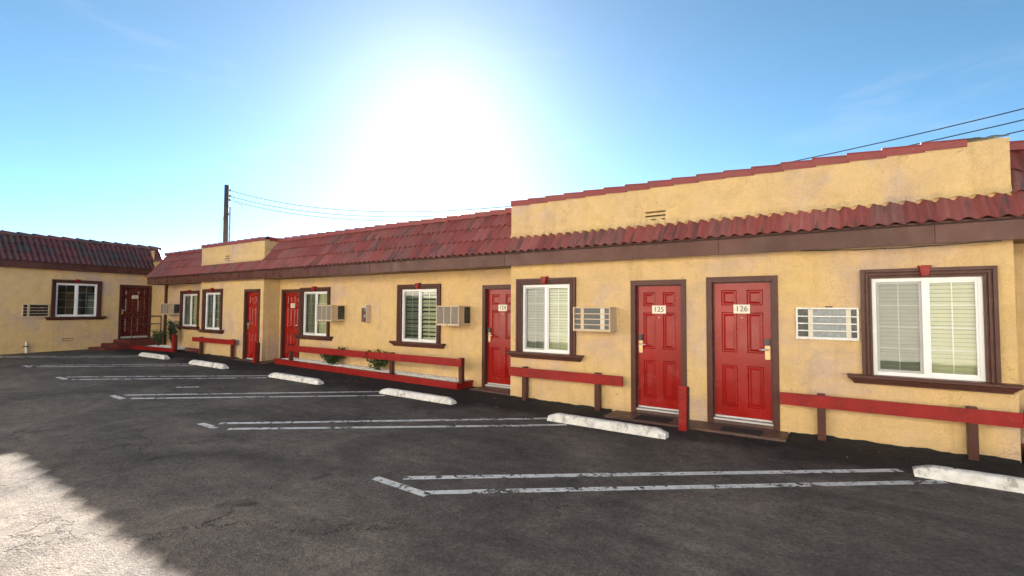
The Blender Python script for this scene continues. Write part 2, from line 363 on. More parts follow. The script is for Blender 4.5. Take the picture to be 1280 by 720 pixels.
def ground_strip(name, pts_l, pts_r, m, dz=0.004):
    """two polylines, quads between them, laid on the ground"""
    s = MB()
    for a, b in zip(pts_l, pts_r): s.v.append((a[0], a[1], g(a[0]) + dz)); s.v.append((b[0], b[1], g(b[0]) + dz))
    for k in range(len(pts_l) - 1): s.f.append((2 * k, 2 * k + 1, 2 * k + 3, 2 * k + 2))
    return s.build(name, m, ground)
def line_seg(a, b, w=0.10, n=24):
    a = Vector(a); b = Vector(b); t = (b - a).normalized(); p = Vector((-t.y, t.x)) * w / 2
    L = []; R = []
    for k in range(n + 1):
        q = a.lerp(b, k / n); j1 = 1 + 0.10 * mnoise.noise((q.x * 5, q.y * 5, 1)); j2 = 1 + 0.10 * mnoise.noise((q.x * 5, q.y * 5, 9))
        L.append(q + p * j1); R.append(q - p * j2)
    return ground_strip('parking_line', L, R, 'line')
for k, (a, b, c, d, e, f) in enumerate([((-3.70, 3.58), (0.54, 6.80), (-3.25, 3.41), (0.87, 6.60), (-3.95, 3.42), (-3.18, 3.38)),
        ((-7.45, 3.58), (-3.79, 6.80), (-7.04, 3.50), (-3.39, 6.57), (-7.66, 3.42), (-7.22, 3.42)),
        ((-10.95, 3.58), (-7.62, 6.75), (-10.50, 3.53), (-7.25, 6.50), (-11.1, 3.43), (-10.55, 3.43)),
        ((-14.40, 3.62), (-11.25, 6.50), (-13.85, 3.57), (-11.0, 6.3), (-14.55, 3.50), (-13.95, 3.50)),
        ((-17.95, 3.75), (-14.97, 6.42), (-17.42, 3.77), (-14.5, 6.25), (-18.05, 3.66), (-17.5, 3.66)),
        ((-21.85, 3.90), (-18.67, 6.47), (-21.3, 3.9), (-18.3, 6.3), (-21.9, 3.83), (-21.35, 3.83))]):
    line_seg(a, b); line_seg(c, d); line_seg(e, f, 0.10, 8)
line_seg((-11.15, 4.5), (-10.86, 4.8), 0.09, 4)

def tar_lip(xa, xb, y, n=None):
    """ragged lip of sealer climbing the foot of a wall"""
    n = n or int((xb - xa) / 0.05); s = MB()
    for k in range(n + 1):
        x = xa + (xb - xa) * k / n
        h = 0.018 + 0.03 * max(0, mnoise.noise((x * 3.1, y, 0)) + 0.35) + 0.012 * random.random()
        s.v += [(x, y - 0.07 - 0.03 * random.random(), g(x) + 0.002), (x, y - 0.012, g(x) + h * 0.7), (x, y - 0.003, g(x) + h)]
    for k in range(n):
        for q in (0, 1): a = 3 * k + q; s.f.append((a, a + 3, a + 4, a + 1))
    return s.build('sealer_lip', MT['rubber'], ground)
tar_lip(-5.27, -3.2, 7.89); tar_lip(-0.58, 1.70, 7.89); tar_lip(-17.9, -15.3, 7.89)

# ------------------------------------------------------------------ building pieces (local frame: x along the wall, -y out, z up)
def wall_mesh(x0, x1, z0, z1, y, holes=(), depth=0.16):
    s = MB()
    X = sorted({x0, x1, *[h[0] for h in holes], *[h[1] for h in holes]}); Z = sorted({z0, z1, *[h[2] for h in holes], *[h[3] for h in holes]})
    X = [v for v in X if x0 <= v <= x1]; Z = [v for v in Z if z0 <= v <= z1]
    for i in range(len(X) - 1):
        for j in range(len(Z) - 1):
            cx, cz = (X[i] + X[i + 1]) / 2, (Z[j] + Z[j + 1]) / 2
            if any(h[0] < cx < h[1] and h[2] < cz < h[3] for h in holes): continue
            s.quad((X[i], y, Z[j]), (X[i + 1], y, Z[j]), (X[i + 1], y, Z[j + 1]), (X[i], y, Z[j + 1]))
    for a, b, c, d in holes:
        yb = y + depth
        s.quad((a, y, c), (a, y, d), (a, yb, d), (a, yb, c)); s.quad((b, y, c), (b, yb, c), (b, yb, d), (b, y, d))
        s.quad((a, y, d), (b, y, d), (b, yb, d), (a, yb, d)); s.quad((a, y, c), (a, yb, c), (b, yb, c), (b, y, c))
    return s
def raw(s, name, m, parent, **k):
    """build without recomputing normals (open sheets)"""
    me = bpy.data.meshes.new(name); me.from_pydata(s.v, [], s.f); me.materials.append(MT[m]); return link(name, me, parent, **k)

PANELS = {}
def door_panel_mesh(w, h, m='door'):
    key = (round(w, 3), round(h, 3), m)
    if key in PANELS: return PANELS[key]
    s = MB(); rings = [(0, 0.0), (0.014, 0.020), (0.026, 0.020), (0.056, 0.004)]
    for ins, dy in rings:
        s.v += [(-w / 2 + ins, dy, -h / 2 + ins), (w / 2 - ins, dy, -h / 2 + ins), (w / 2 - ins, dy, h / 2 - ins), (-w / 2 + ins, dy, h / 2 - ins)]
    for k in range(3):
        for q in range(4): a = 4 * k + q; b = 4 * k + (q + 1) % 4; s.f.append((a, b, b + 4, a + 4))
    s.f.append((12, 13, 14, 15))
    me = bpy.data.meshes.new('panel'); me.from_pydata(s.v, [], s.f); me.materials.append(MT[m]); PANELS[key] = me; return me

def text_mesh(txt, size, m):
    cu = bpy.data.curves.new('number', 'FONT'); cu.body = txt; cu.size = size; cu.align_x = 'CENTER'; cu.align_y = 'CENTER'; cu.extrude = 0.0008
    o = bpy.data.objects.new('tmp', cu); COL.objects.link(o); dg = bpy.context.evaluated_depsgraph_get()
    me = bpy.data.meshes.new_from_object(o.evaluated_get(dg)); bpy.data.objects.remove(o); bpy.data.curves.remove(cu)
    me.materials.clear(); me.materials.append(MT[m]); return me

def door(B, x0, x1, y, z0, h, lock, number=None, zg=None, set_back=0.07, plain=False, paint='door'):
    """leaf is the part; its origin is the foot of the leaf's middle"""
    w = x1 - x0; xc = (x0 + x1) / 2; zg = z0 - 0.03 if zg is None else zg
    sw = 0.145 * w; mw = 0.17 * w; pw = (w - 2 * sw - mw) / 2
    rows = [(0.175, 0.79), (0.98, 1.58), (1.685, 1.915)]; rows = [(a * h / 2.03, b * h / 2.03) for a, b in rows]
    cols = [(-w / 2 + sw, -w / 2 + sw + pw), (w / 2 - sw - pw, w / 2 - sw)]
    holes = [(a, b, c, d) for a, b in cols for c, d in rows]
    s = wall_mesh(-w / 2, w / 2, 0.0, h, 0.0, holes, 0.0005)
    s.quad((-w / 2, 0.0, 0), (-w / 2, 0.04, 0), (-w / 2, 0.04, h), (-w / 2, 0, h)); s.quad((w / 2, 0.0, 0), (w / 2, 0, h), (w / 2, 0.04, h), (w / 2, 0.04, 0))
    D = raw(s, 'door', paint, B, loc=(xc, y + set_back, z0))
    for a, b, c, d in holes: link('panel', door_panel_mesh(b - a, d - c, paint), D, ((a + b) / 2, 0, (c + d) / 2))
    # casing: jambs lining the opening and a flat proud trim
    t = 0.085; yo = -set_back
    fm = MB(); zb = zg - z0
    fm.box(-w / 2 - t, -w / 2 - 0.003, yo - 0.020, 0.03, zb, h + t); fm.box(w / 2 + 0.003, w / 2 + t, yo - 0.020, 0.03, zb, h + t); fm.box(-w / 2 - 0.003, w / 2 + 0.003, yo - 0.020, 0.03, h + 0.003, h + t)
    fm.box(-w / 2 - 0.003, -w / 2 + 0.014, -0.022, -0.004, zb + 0.03, h); fm.box(w / 2 - 0.014, w / 2 + 0.003, -0.022, -0.004, zb + 0.03, h); fm.box(-w / 2 + 0.014, w / 2 - 0.014, -0.022, -0.004, h - 0.012, h + 0.003)
    fm.build('door_frame', 'trim', D, bevel=0.004)
    MB().box(-w / 2 + 0.001, w / 2 - 0.001, -0.074, 0.03, -0.030, -0.006).build('threshold', 'sill_grey', D, bevel=0.003)
    MB().box(-w / 2 + 0.001, w / 2 - 0.001, -0.068, 0.03, zb + 0.002, -0.032).build('doorway_sill', 'brown_concrete', D)
    MB().box(-w / 2 + 0.016, w / 2 - 0.016, -0.010, -0.002, 0.004, 0.030).build('door_sweep', 'sill_grey', D)
    if plain: return D
    lx = (-1 if lock == 'L' else 1) * (w / 2 - 0.062)
    lp = MB().box(lx - 0.034, lx + 0.034, -0.022, 0.001, 0.90, 1.10).build('lock_plate', 'brass', D, bevel=0.006)
    MB().box(lx - 0.036, lx + 0.036, -0.032, 0.001, 1.103, 1.20).build('card_reader', 'black', D, bevel=0.008)
    dirx = 1 if lock == 'L' else -1
    lv = MB(); lv.tube([(lx, -0.022, 1.045), (lx, -0.062, 1.045)], 0.012, 10); lv.tube([(lx, -0.060, 1.045), (lx + dirx * 0.05, -0.064, 1.043), (lx + dirx * 0.105, -0.060, 1.04)], 0.011, 10)
    lv.build('lever', 'alu', D, smooth=True)
    MB().tube([(0, -0.006, 1.50 * h / 2.03), (0, 0.002, 1.50 * h / 2.03)], 0.009, 10).build('peephole', 'brass', D)
    if number:
        npz = 1.63 * h / 2.03
        pl = MB().box(-0.112, 0.112, -0.012, -0.001, npz - 0.066, npz + 0.066).build('number_plate', 'plate', D, bevel=0.004)
        link('number', text_mesh(number, 0.115, 'ink'), D, (0, -0.0135, npz), (math.pi / 2, 0, 0))
        sc = MB()
        for a, b in ((-0.097, 0.052), (0.097, 0.052), (-0.097, -0.052), (0.097, -0.052)): sc.tube([(a, -0.0145, npz + b), (a, -0.011, npz + b)], 0.005, 8)
        sc.build('screw', 'alu', D)
    return D

def window(B, x0, x1, y, z0, z1, blind='blind', grid=(2, 4), slat=0.05, open_slats=False, sill=True, screen='L'):
    """x0..x1, z0..z1: the white frame's outer size.  Part = white frame; moulded trim, sill, keystone and glass are its sub-parts"""
    w = x1 - x0; h = z1 - z0; xc = (x0 + x1) / 2
    fw = 0.045; fd = 0.055; s = MB()
    for a, b, c, d in ((-w / 2, -w / 2 + fw, 0, h), (w / 2 - fw, w / 2, 0, h), (-w / 2 + fw, w / 2 - fw, 0, fw), (-w / 2 + fw, w / 2 - fw, h - fw, h)): s.box(a, b, -0.005, fd, c, d)
    W = s.build('window', 'vinyl', B, loc=(xc, y + 0.02, z0), bevel=0.005)
    iw = w - 2 * fw; ms = 0.042
    MB().box(-0.028, 0.028, -0.002, 0.05, fw, h - fw).build('mullion', 'vinyl', W, bevel=0.004)
    for sg in (-1, 1):
        a, b = (-w / 2 + fw, -0.028) if sg < 0 else (0.028, w / 2 - fw)
        yy = 0.018 if sg < 0 else 0.010
        sm = MB(); q = 0.030 if sg < 0 else 0.022
        for c in ((a, a + q, fw, h - fw), (b - q, b, fw, h - fw), (a + q, b - q, fw, fw + q), (a + q, b - q, h - fw - q, h - fw)): sm.box(c[0], c[1], yy, yy + 0.03, c[2], c[3])
        sm.build('sash', 'screen_frame' if (screen == 'L' and sg < 0) else 'vinyl', W, bevel=0.003)
        raw(MB().quad((a + q, yy + 0.016, fw + q), (b - q, yy + 0.016, fw + q), (b - q, yy + 0.016, h - fw - q), (a + q, yy + 0.016, h - fw - q)), 'pane', 'glass', W)
        gm_ = MB(); nxg, nzg = grid
        for k in range(1, nxg): xg = a + q + (b - a - 2 * q) * k / nxg; gm_.box(xg - 0.006, xg + 0.006, yy + 0.020, yy + 0.026, fw + q, h - fw - q)
        for k in range(1, nzg): zg_ = fw + q + (h - 2 * fw - 2 * q) * k / nzg; gm_.box(a + q, b - q, yy + 0.0205, yy + 0.0255, zg_ - 0.006, zg_ + 0.006)
        if gm_.v: gm_.build('grille', 'vinyl' if sg > 0 else 'screen_frame', W)
        if blind is None: continue
        bl = MB(); n = int((h - 2 * fw) / slat)
        for k in range(n):
            zc = fw + (k + 0.5) * (h - 2 * fw) / n; hh = slat * (0.455 if not open_slats else 0.33); ty = 0.016 if not open_slats else 0.02
            bl.quad((a, 0.085 - ty, zc - hh), (b, 0.085 - ty, zc - hh), (b, 0.085 + ty, zc + hh), (a, 0.085 + ty, zc + hh))
        raw(bl, 'blind', 'blind_dark' if (blind == 'dark' or sg < 0) else blind, W)
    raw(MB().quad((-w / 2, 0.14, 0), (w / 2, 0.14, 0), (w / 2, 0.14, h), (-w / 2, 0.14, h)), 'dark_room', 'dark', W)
    # stepped moulded trim: three ridges, mitred
    T = 0.118; prof = [(0, 0.02), (0, -0.028), (0.022, -0.030), (0.027, -0.020), (0.033, -0.020), (0.038, -0.040), (0.062, -0.042), (0.067, -0.030), (0.073, -0.030), (0.078, -0.052), (T, -0.054), (T, 0.0)]
    yo = -0.02
    def ring(f):
        return [f(o, d) for o, d in prof]
    L0 = ring(lambda o, d: (-w / 2 - o, yo + d, 0.0)); L1 = ring(lambda o, d: (-w / 2 - o, yo + d, h + o))
    R1 = ring(lambda o, d: (w / 2 + o, yo + d, h + o)); R0 = ring(lambda o, d: (w / 2 + o, yo + d, 0.0))
    tm = MB(); np_ = len(prof)
    for R in (L0, L1, R1, R0): tm.v += R
    for k in range(3):
        for q in range(np_ - 1): a = k * np_ + q; tm.f.append((a, a + 1, a + np_ + 1, a + np_))
    tm.build('trim', 'trim', W)
    # sill
    e = w / 2 + T + 0.165
    sp = [(0.0, 0.0), (-0.130, 0.0), (-0.138, -0.012), (-0.138, -0.036), (-0.115, -0.052), (-0.100, -0.056), (-0.096, -0.078), (-0.070, -0.088), (-0.066, -0.115), (0.0, -0.118)]
    sp = [(yo + a, b + 0.0) for a, b in sp]
    dx = [max(0, (0.138 - abs(a - yo)) * 1.0) * (1 if i > 1 else 0) for i, (a, b) in enumerate(sp)]; dx[-1] = dx[-2]; 
    MB().prism_x(sp, -e, e, dx, [-v for v in dx]).build('sill', 'trim', W)
    # keystone
    kz0, kz1 = h + 0.012, h + T + 0.03
    k = MB()
    for yv, gz in ((yo - 0.055, 0.0), (yo - 0.088, 0.008)):
        k.v += [(-0.042 + gz, yv, kz0 + gz), (0.042 - gz, yv, kz0 + gz), (0.066 - gz, yv, kz1 - gz), (-0.066 + gz, yv, kz1 - gz)]
    k.v += [(-0.042, yo, kz0), (0.042, yo, kz0), (0.066, yo, kz1), (-0.066, yo, kz1)]
    k.f += [(4, 5, 6, 7)] + [(q, (q + 1) % 4, 4 + (q + 1) % 4, 4 + q) for q in range(4)] + [(8 + q, 8 + (q + 1) % 4, (q + 1) % 4, q) for q in range(4)]
    k.build('keystone', 'red', W)
    return W

# roof tiles ---------------------------------------------------------
TW, TL = 0.33, 0.45                 # one tile carries two rolls
def tile_mesh(m, seed):
    rnd = random.Random(seed); s = MB(); H = 0.050
    P_ = [(k / 20, (0.5 - 0.5 * math.cos(2 * math.pi * (k / 10) ** 0.82)) ** 1.1) for k in range(11)]
    pr = P_ + [(t + 0.5, z) for t, z in P_[1:]]; n = len(pr) - 1
    rows = [(0.0, 0.046), (0.02, 0.047), (TL, 0.004)]
    for yv, z0 in rows:
        for t, z in pr: s.v.append(((t - 0.5) * TW * 1.01, yv + rnd.uniform(-0.003, 0.003) * (yv < 0.01), z0 + H * z * (1 if yv < 0.1 else 0.93)))
    for t, z in pr: s.v.append(((t - 0.5) * TW * 1.01, 0.004, 0.046 - 0.014 + H * z * 0.95))
    for r in range(2):
        for k in range(n): a = r * (n + 1) + k; s.f.append((a, a + 1, a + n + 2, a + n + 1))
    for k in range(n): a = k; b = 3 * (n + 1) + k; s.f.append((b, b + 1, a + 1, a))
    me = bpy.data.meshes.new('tile'); me.from_pydata(s.v, [], s.f)
    me.materials.append(MT[m]); return me
TILES = {m: [tile_mesh(m, k) for k in range(4)] for m in ('tile', 'tile_old')}
SLOPE = math.atan(1.327)
def lay_tiles(roof, m, xa, xb, y0, z0, courses, pitch=0.376):
    n = max(1, round((xb - xa) / TW))
    for c in range(courses):
        off = 0.0
        for k in range(n):
            x = xa + (k + 0.5) * (xb - xa) / n; d = c * pitch
            o = link('tile', random.choice(TILES[m]), roof, (x, y0 + d * math.cos(SLOPE), z0 + d * math.sin(SLOPE)),
                     (SLOPE + random.uniform(-0.006, 0.006), random.uniform(-0.006, 0.006), random.uniform(-0.005, 0.005)))
            o.scale.x = (xb - xa) / n / TW
def cap_mesh(m, L=0.43):
    """rake-style cap: upright cheeks, rounded crown, one end wider than the other"""
    s = MB(); prof = [(-1.0, -0.055), (-1.0, 0.035), (-0.90, 0.058), (-0.6, 0.070), (0, 0.074), (0.6, 0.070), (0.90, 0.058), (1.0, 0.035), (1.0, -0.055)]; n = len(prof) - 1
    for x, hw, k, dz in ((0, 0.105, 1.0, 0.004), (L, 0.092, 0.92, 0.0), (0.003, 0.088, 0.80, 0.0)):
        for y, z in prof: s.v.append((x, y * hw, z * k + dz))
    for k in range(n): s.f.append((k, k + 1, n + 2 + k, n + 1 + k)); s.f.append((k, 2 * (n + 1) + k, 2 * (n + 1) + k + 1, k + 1))
    me = bpy.data.meshes.new('cap_tile'); me.from_pydata(s.v, [], s.f); me.materials.append(MT[m]); return me
CAPS = {'tile': cap_mesh('cap'), 'tile_old': cap_mesh('tile_old')}
def lay_caps(parent, m, xa, xb, y, z, pitch=0.385, tilt=0.040):
    n = max(1, round((xb - xa) / pitch)); p = (xb - xa) / n
    for k in range(n):
        x = xa + k * p
        link('cap_tile', CAPS[m], parent, (x + random.uniform(-.008, .008), y + random.uniform(-.006, .006), z + 0.012), (random.uniform(-0.02, 0.02), tilt + random.uniform(-0.008, 0.008), random.uniform(-0.012, 0.012)))

def vent(parent, x0, x1, y, z0, z1, n=3):
    s = MB(); h = (z1 - z0) / n
    s.quad((x0, y + 0.058, z0), (x1, y + 0.058, z0), (x1, y + 0.058, z1), (x0, y + 0.058, z1))
    v = raw(s, 'vent', 'dark', parent)
    for k in range(n):
        b = z0 + k * h
        sm = MB(); sm.quad((x0, y + 0.050, b + h * 0.85), (x1, y + 0.050, b + h * 0.85), (x1, y + 0.004, b + h * 0.5), (x0, y + 0.004, b + h * 0.5))
        sm.quad((x0, y + 0.004, b + 0.0), (x1, y + 0.004, b), (x1, y + 0.004, b + h * 0.5), (x0, y + 0.004, b + h * 0.5))
        raw(sm, 'vent_slat', 'stucco', v)

# ------------------------------------------------------------------ main wing
YF, YR = 7.89, 8.40           # bay fronts and recessed fronts
XW = dict(r1=1.71, r0=-5.285, m1=-14.07, m0=-17.95, left=-23.4, right=4.2)
ZS, ZF1 = 2.45, 2.70
B = thing('motel_wing', 'long tan stucco motel wing with red doors under a red tile roof', 'building', (0, 0, 0))
DR = 0.012
def dh(x0, x1, z0, h): return (x0 - DR, x1 + DR, -0.4, z0 + h + DR)
def whole(x0, x1, z0, z1): return (x0 - 0.004, x1 + 0.004, z0 - 0.004, z1 + 0.004)
# (x0,x1,y,z0,h,lock,number)
doors = [(-1.585, -0.785, YF, 0.0, 2.03, 'R', '126'), (-2.785, -2.055, YF, 0.0, 2.01, 'L', '125'), (-6.275, -5.475, YR, 0.0, 2.03, 'L', '124'),
         (-13.87, -13.09, YR, 0.04, 2.02, 'R', '123'), (-15.04, -14.32, YF, 0.04, 2.03, 'L', None)]
wins = [(0.377, 1.443, YF, 0.789, 2.035, 'blind', False), (-5.02, -4.0, YF, 0.80, 2.065, 'blind', False), (-8.83, -7.67, YR, 0.81, 2.06, 'blind', True),
        (-12.86, -11.73, YR, 0.82, 2.06, 'blind', False), (-20.5, -19.3, YR, 0.89, 2.08, 'blind', False), (-17.60, -16.56, YF, 0.87, 2.08, 'dark', False)]
def walls(x0, x1, y):
    hs = [dh(d[0], d[1], d[3], d[4]) for d in doors if d[2] == y and x0 < d[0] < x1] + [whole(w[0], w[1], w[3], w[4]) for w in wins if w[2] == y and x0 < w[0] < x1]
    raw(wall_mesh(x0, x1, -0.4, ZS + 0.002, y, hs, 0.16), 'wall', 'stucco', B)
walls(XW['r0'], XW['r1'], YF); walls(XW['m0'], XW['m1'], YF)
walls(XW['m1'], XW['r0'], YR); walls(XW['left'], XW['m0'], YR); walls(XW['r1'], XW['right'], YR)
for x in (XW['r0'], XW['r1'], XW['m0'], XW['m1']):
    raw(MB().quad((x, YF, -0.4), (x, YR, -0.4), (x, YR, ZS), (x, YF, ZS)), 'return_wall', 'stucco', B)
for d in doors: door(B, *d, zg=(g(d[0]) + 0.002 if d[2] == YR else d[3] - 0.084))
for w in wins: window(B, *w[:5], blind=w[5], open_slats=w[6], slat=0.09 if w[6] else 0.05)
# service hatch on the side of the middle bay
pm = MB().box(XW['m1'], XW['m1'] + 0.022, 8.03, 8.35, 0.02, 0.86); pm.build('service_hatch', 'stucco', B, bevel=0.004)
MB().box(XW['m1'], XW['m1'] + 0.035, 8.0, 8.38, 0.865, 0.92).build('hatch_rail', 'stucco', B, bevel=0.006)
# back and ends, added sun-blocking box, flat roof
bk = MB(); bk.quad((XW['right'], YR, -0.4), (XW['right'], 13, -0.4), (XW['right'], 13, 3.5), (XW['right'], YR, 3.5)); bk.quad((XW['left'], 13, -0.4), (XW['right'], 13, -0.4), (XW['right'], 13, 3.5), (XW['left'], 13, 3.5))
bk.quad((XW['left'], YR, ZS), (-21.79, YR, ZS), (-21.79, YR, 3.45), (XW['left'], YR, 3.45))
bk.quad((-21.8, 8.36, 2.4), (-21.8, 13, 2.4), (-21.8, 13, 3.5), (-21.8, 8.36, 3.5))
bk.box(-36, -24.2, 9.3, 13, -0.4, 3.7)  # block added behind the left wing to keep stray sun off the lot
raw(bk, 'back_wall', 'stucco', B)
raw(MB().quad((XW['left'], 8.3, 3.42), (XW['right'], 8.3, 3.42), (XW['right'], 13, 3.5), (XW['left'], 13, 3.5)), 'roof_deck', 'deck', B)
# soffit, fascia in lengths with joints
raw(MB().quad((-21.78, 7.735, ZS), (XW['right'], 7.735, ZS), (XW['right'], YR + 0.05, ZS), (-21.78, YR + 0.05, ZS)), 'soffit', 'soffit', B)
fx = [-21.8, -17.2, -13.3, -9.2, -5.32, -1.45, 1.0, XW['right']]
for a, b in zip(fx, fx[1:]):
    MB().box(a, b - 0.003, 7.705, 7.735, ZS - 0.015, ZF1).build('fascia', 'fascia', B, bevel=0.004)
MB().box(-21.8, -21.77, 7.737, YR + 0.02, ZS - 0.015, ZF1 + 0.1).build('fascia', 'fascia', B)
# roof
y0r = 7.67; z0r = 2.95 + (y0r - 7.89) * 1.327; YRD = 8.36; zrd = 2.95 + (YRD - 7.89) * 1.327
rf = MB(); rf.quad((-21.8, y0r + 0.02, z0r + 0.0), (XW['right'], y0r + 0.02, z0r), (XW['right'], YRD, zrd), (-21.8, YRD, zrd))
rf.quad((-21.8, y0r + 0.02, z0r), (-21.8, YRD, zrd), (-21.8, YRD, 2.45), (-21.8, 7.74, 2.45))
roof = raw(rf, 'roof', 'underlay', B)
for a, b, c in ((-21.8, XW['m0'], 3), (XW['m0'], XW['m1'], 1), (XW['m1'], XW['r0'], 3), (XW['r0'], XW['r1'], 1), (XW['r1'], XW['right'], 3)):
    lay_tiles(roof, 'tile', a, b, y0r, z0r, c)
for a, b in ((-21.8, XW['m0']), (XW['m1'], XW['r0']), (XW['r1'], XW['right'])):
    lay_caps(roof, 'tile', a, b, YRD - 0.01, zrd + 0.05, 0.40, 0.06)
# parapets over the two bays
def parapet(x0, x1, vx0, vx1, vz0, vz1, top):
    s = wall_mesh(x0, x1, 2.80, top, YF, [(vx0, vx1, vz0, vz1)], 0.07)
    for x in (x0, x1): s.quad((x, YF, 2.8), (x, 8.5, 2.8), (x, 8.5, top), (x, YF, top))
    s.quad((x0, YF, top), (x1, YF, top), (x1, 8.5, top), (x0, 8.5, top)); s.quad((x0, 8.5, 2.8), (x0, 8.5, top), (x1, 8.5, top), (x1, 8.5, 2.8))
    P = raw(s, 'parapet', 'stucco', B); vent(P, vx0, vx1, YF, vz0, vz1)
    # ragged mortar skirt where the stucco meets the tiles
    k = MB(); n = int((x1 - x0) / 0.04)
    for i in range(n + 1):
        x = x0 + (x1 - x0) * i / n; ph = (x - x0) / (TW / 2) * 2 * math.pi
        zt = 3.035 + 0.016 * -math.cos(ph) + random.uniform(-.006, .006)
        k.v += [(x, YF - 0.004, zt + 0.05), (x, YF - 0.016, zt + 0.02), (x, YF - 0.045 - random.uniform(0, .012), zt - 0.035)]
    for i in range(n):
        for q in (0, 1): a = 3 * i + q; k.f.append((a, a + 1, a + 4, a + 3))
    raw(k, 'mortar_skirt', 'stucco', P)
    return P
P1 = parapet(XW['r0'], XW['r1'], -2.615, -2.285, 3.03, 3.225, 3.655)
lay_caps(P1, 'tile', XW['r0'], 1.30, YF + 0.075, 3.655)
P2 = parapet(XW['m0'], XW['m1'], -16.40, -16.10, 3.03, 3.245, 3.63)
lay_caps(P2, 'tile', XW['m0'], XW['m1'], YF + 0.075, 3.635)
for a in (8.05,):   # caps turning the corner of the middle parapet
    o = link('cap_tile', CAPS['tile'], P2, (XW['m1'] - 0.06, 8.0, 3.65), (0, 0.03, math.pi / 2))
# torn flashing where the last cap is gone
fl = MB(); nu, nv = 14, 5
for i in range(nu):
    for j in range(nv):
        x = 1.24 + 0.47 * i / (nu - 1); y = YF - 0.01 + 0.16 * j / (nv - 1)
        fl.v.append((x, y, 3.668 + 0.075 * abs(mnoise.noise((x * 7, y * 9, 3.3))) + 0.03 * math.sin(math.pi * j / (nv - 1))))
for i in range(nu - 1):
    for j in range(nv - 1): a = i * nv + j; fl.f.append((a, a + nv, a + nv + 1, a + 1))
raw(fl, 'torn_flashing', 'flashing', P1)
MB().tube([(-0.4 + 0.22 * k, 7.70, 2.432 - 0.03 * math.sin(math.pi * k / 9) - 0.006 * (k % 2)) for k in range(10)], 0.006, 6).build('cable', 'wire', B)
# downspout by the left wing
MB().box(-21.93, -21.79, 8.33, 8.397, 0.1, ZS).build('downspout', 'iron', B, bevel=0.01)
# outlet box by the middle bay
ob = MB().box(-15.50, -15.36, 7.81, 7.888, 0.44, 0.60); ob.build('outlet_box', 'galv', B, bevel=0.006)

# ------------------------------------------------------------------ left wing (own frame)
LB = thing('motel_wing', 'separate tan motel wing at far left with weathered dark tile roof and steps', 'building', (-23.3, 8.4, 0), math.atan2(0.991, -0.134))
def ly(Y): return (Y - 8.4) / 0.991
ldoor = (ly(7.36), ly(8.32), 0.0, 0.40, 1.97, 'L', '121')
lwin = (ly(5.36), ly(6.57), 0.0, 1.23, 2.43)
hs = [dh(ldoor[0], ldoor[1], ldoor[3], ldoor[4]), whole(lwin[0], lwin[1], lwin[3], lwin[4]), (ly(5.58), ly(5.92), 0.31, 0.46)]
raw(wall_mesh(-10, 0.05, -0.4, 2.88, 0.0, hs, 0.16), 'wall', 'stucco', LB)
raw(MB().quad((0.05, 0, -0.4), (0.05, 6, -0.4), (0.05, 6, 3.9), (0.05, 0, 3.9)).quad((-10, 6, -0.4), (0.05, 6, -0.4), (0.05, 6, 3.9), (-10, 6, 3.9)).quad((-10, 0, -0.4), (-10, 6, -0.4), (-10, 6, 3.9), (-10, 0, 3.9)), 'back_wall', 'stucco', LB)
vent(LB, ly(5.58), ly(5.92), 0.0, 0.31, 0.46, 2)
door(LB, *ldoor, zg=0.34, paint='maroon'); window(LB, *lwin, blind=None, screen=None)
raw(MB().quad((-10, -0.16, 2.88), (0.48, -0.16, 2.88), (0.48, 0.05, 2.88), (-10, 0.05, 2.88)), 'soffit', 'soffit', LB)
for a, b in ((-10, -6.0), (-6.0, -2.4), (-2.4, 0.48)): MB().box(a, b - 0.003, -0.19, -0.16, 2.865, 3.12).build('fascia', 'fascia', LB, bevel=0.004)
yl = -0.215; zl = 3.37 + yl * 1.327; yle = 0.475; zle = 3.37 + yle * 1.327
rl = MB(); rl.quad((-10, yl + 0.02, zl), (0.48, yl + 0.02, zl), (0.48, yle, zle), (-10, yle, zle)); rl.quad((0.48, yl, zl), (0.48, 6, zl), (0.48, 6, zle), (0.48, yle, zle)); rl.quad((-10, yle, zle), (0.48, yle, zle), (0.48, 6, zle), (-10, 6, zle))
lroof = raw(rl, 'roof', 'underlay', LB)
lay_tiles(lroof, 'tile_old', -6.0, 0.48, yl, zl, 3); lay_caps(lroof, 'tile_old', -6.0, 0.48, yle, zle + 0.05, 0.40, 0.085)

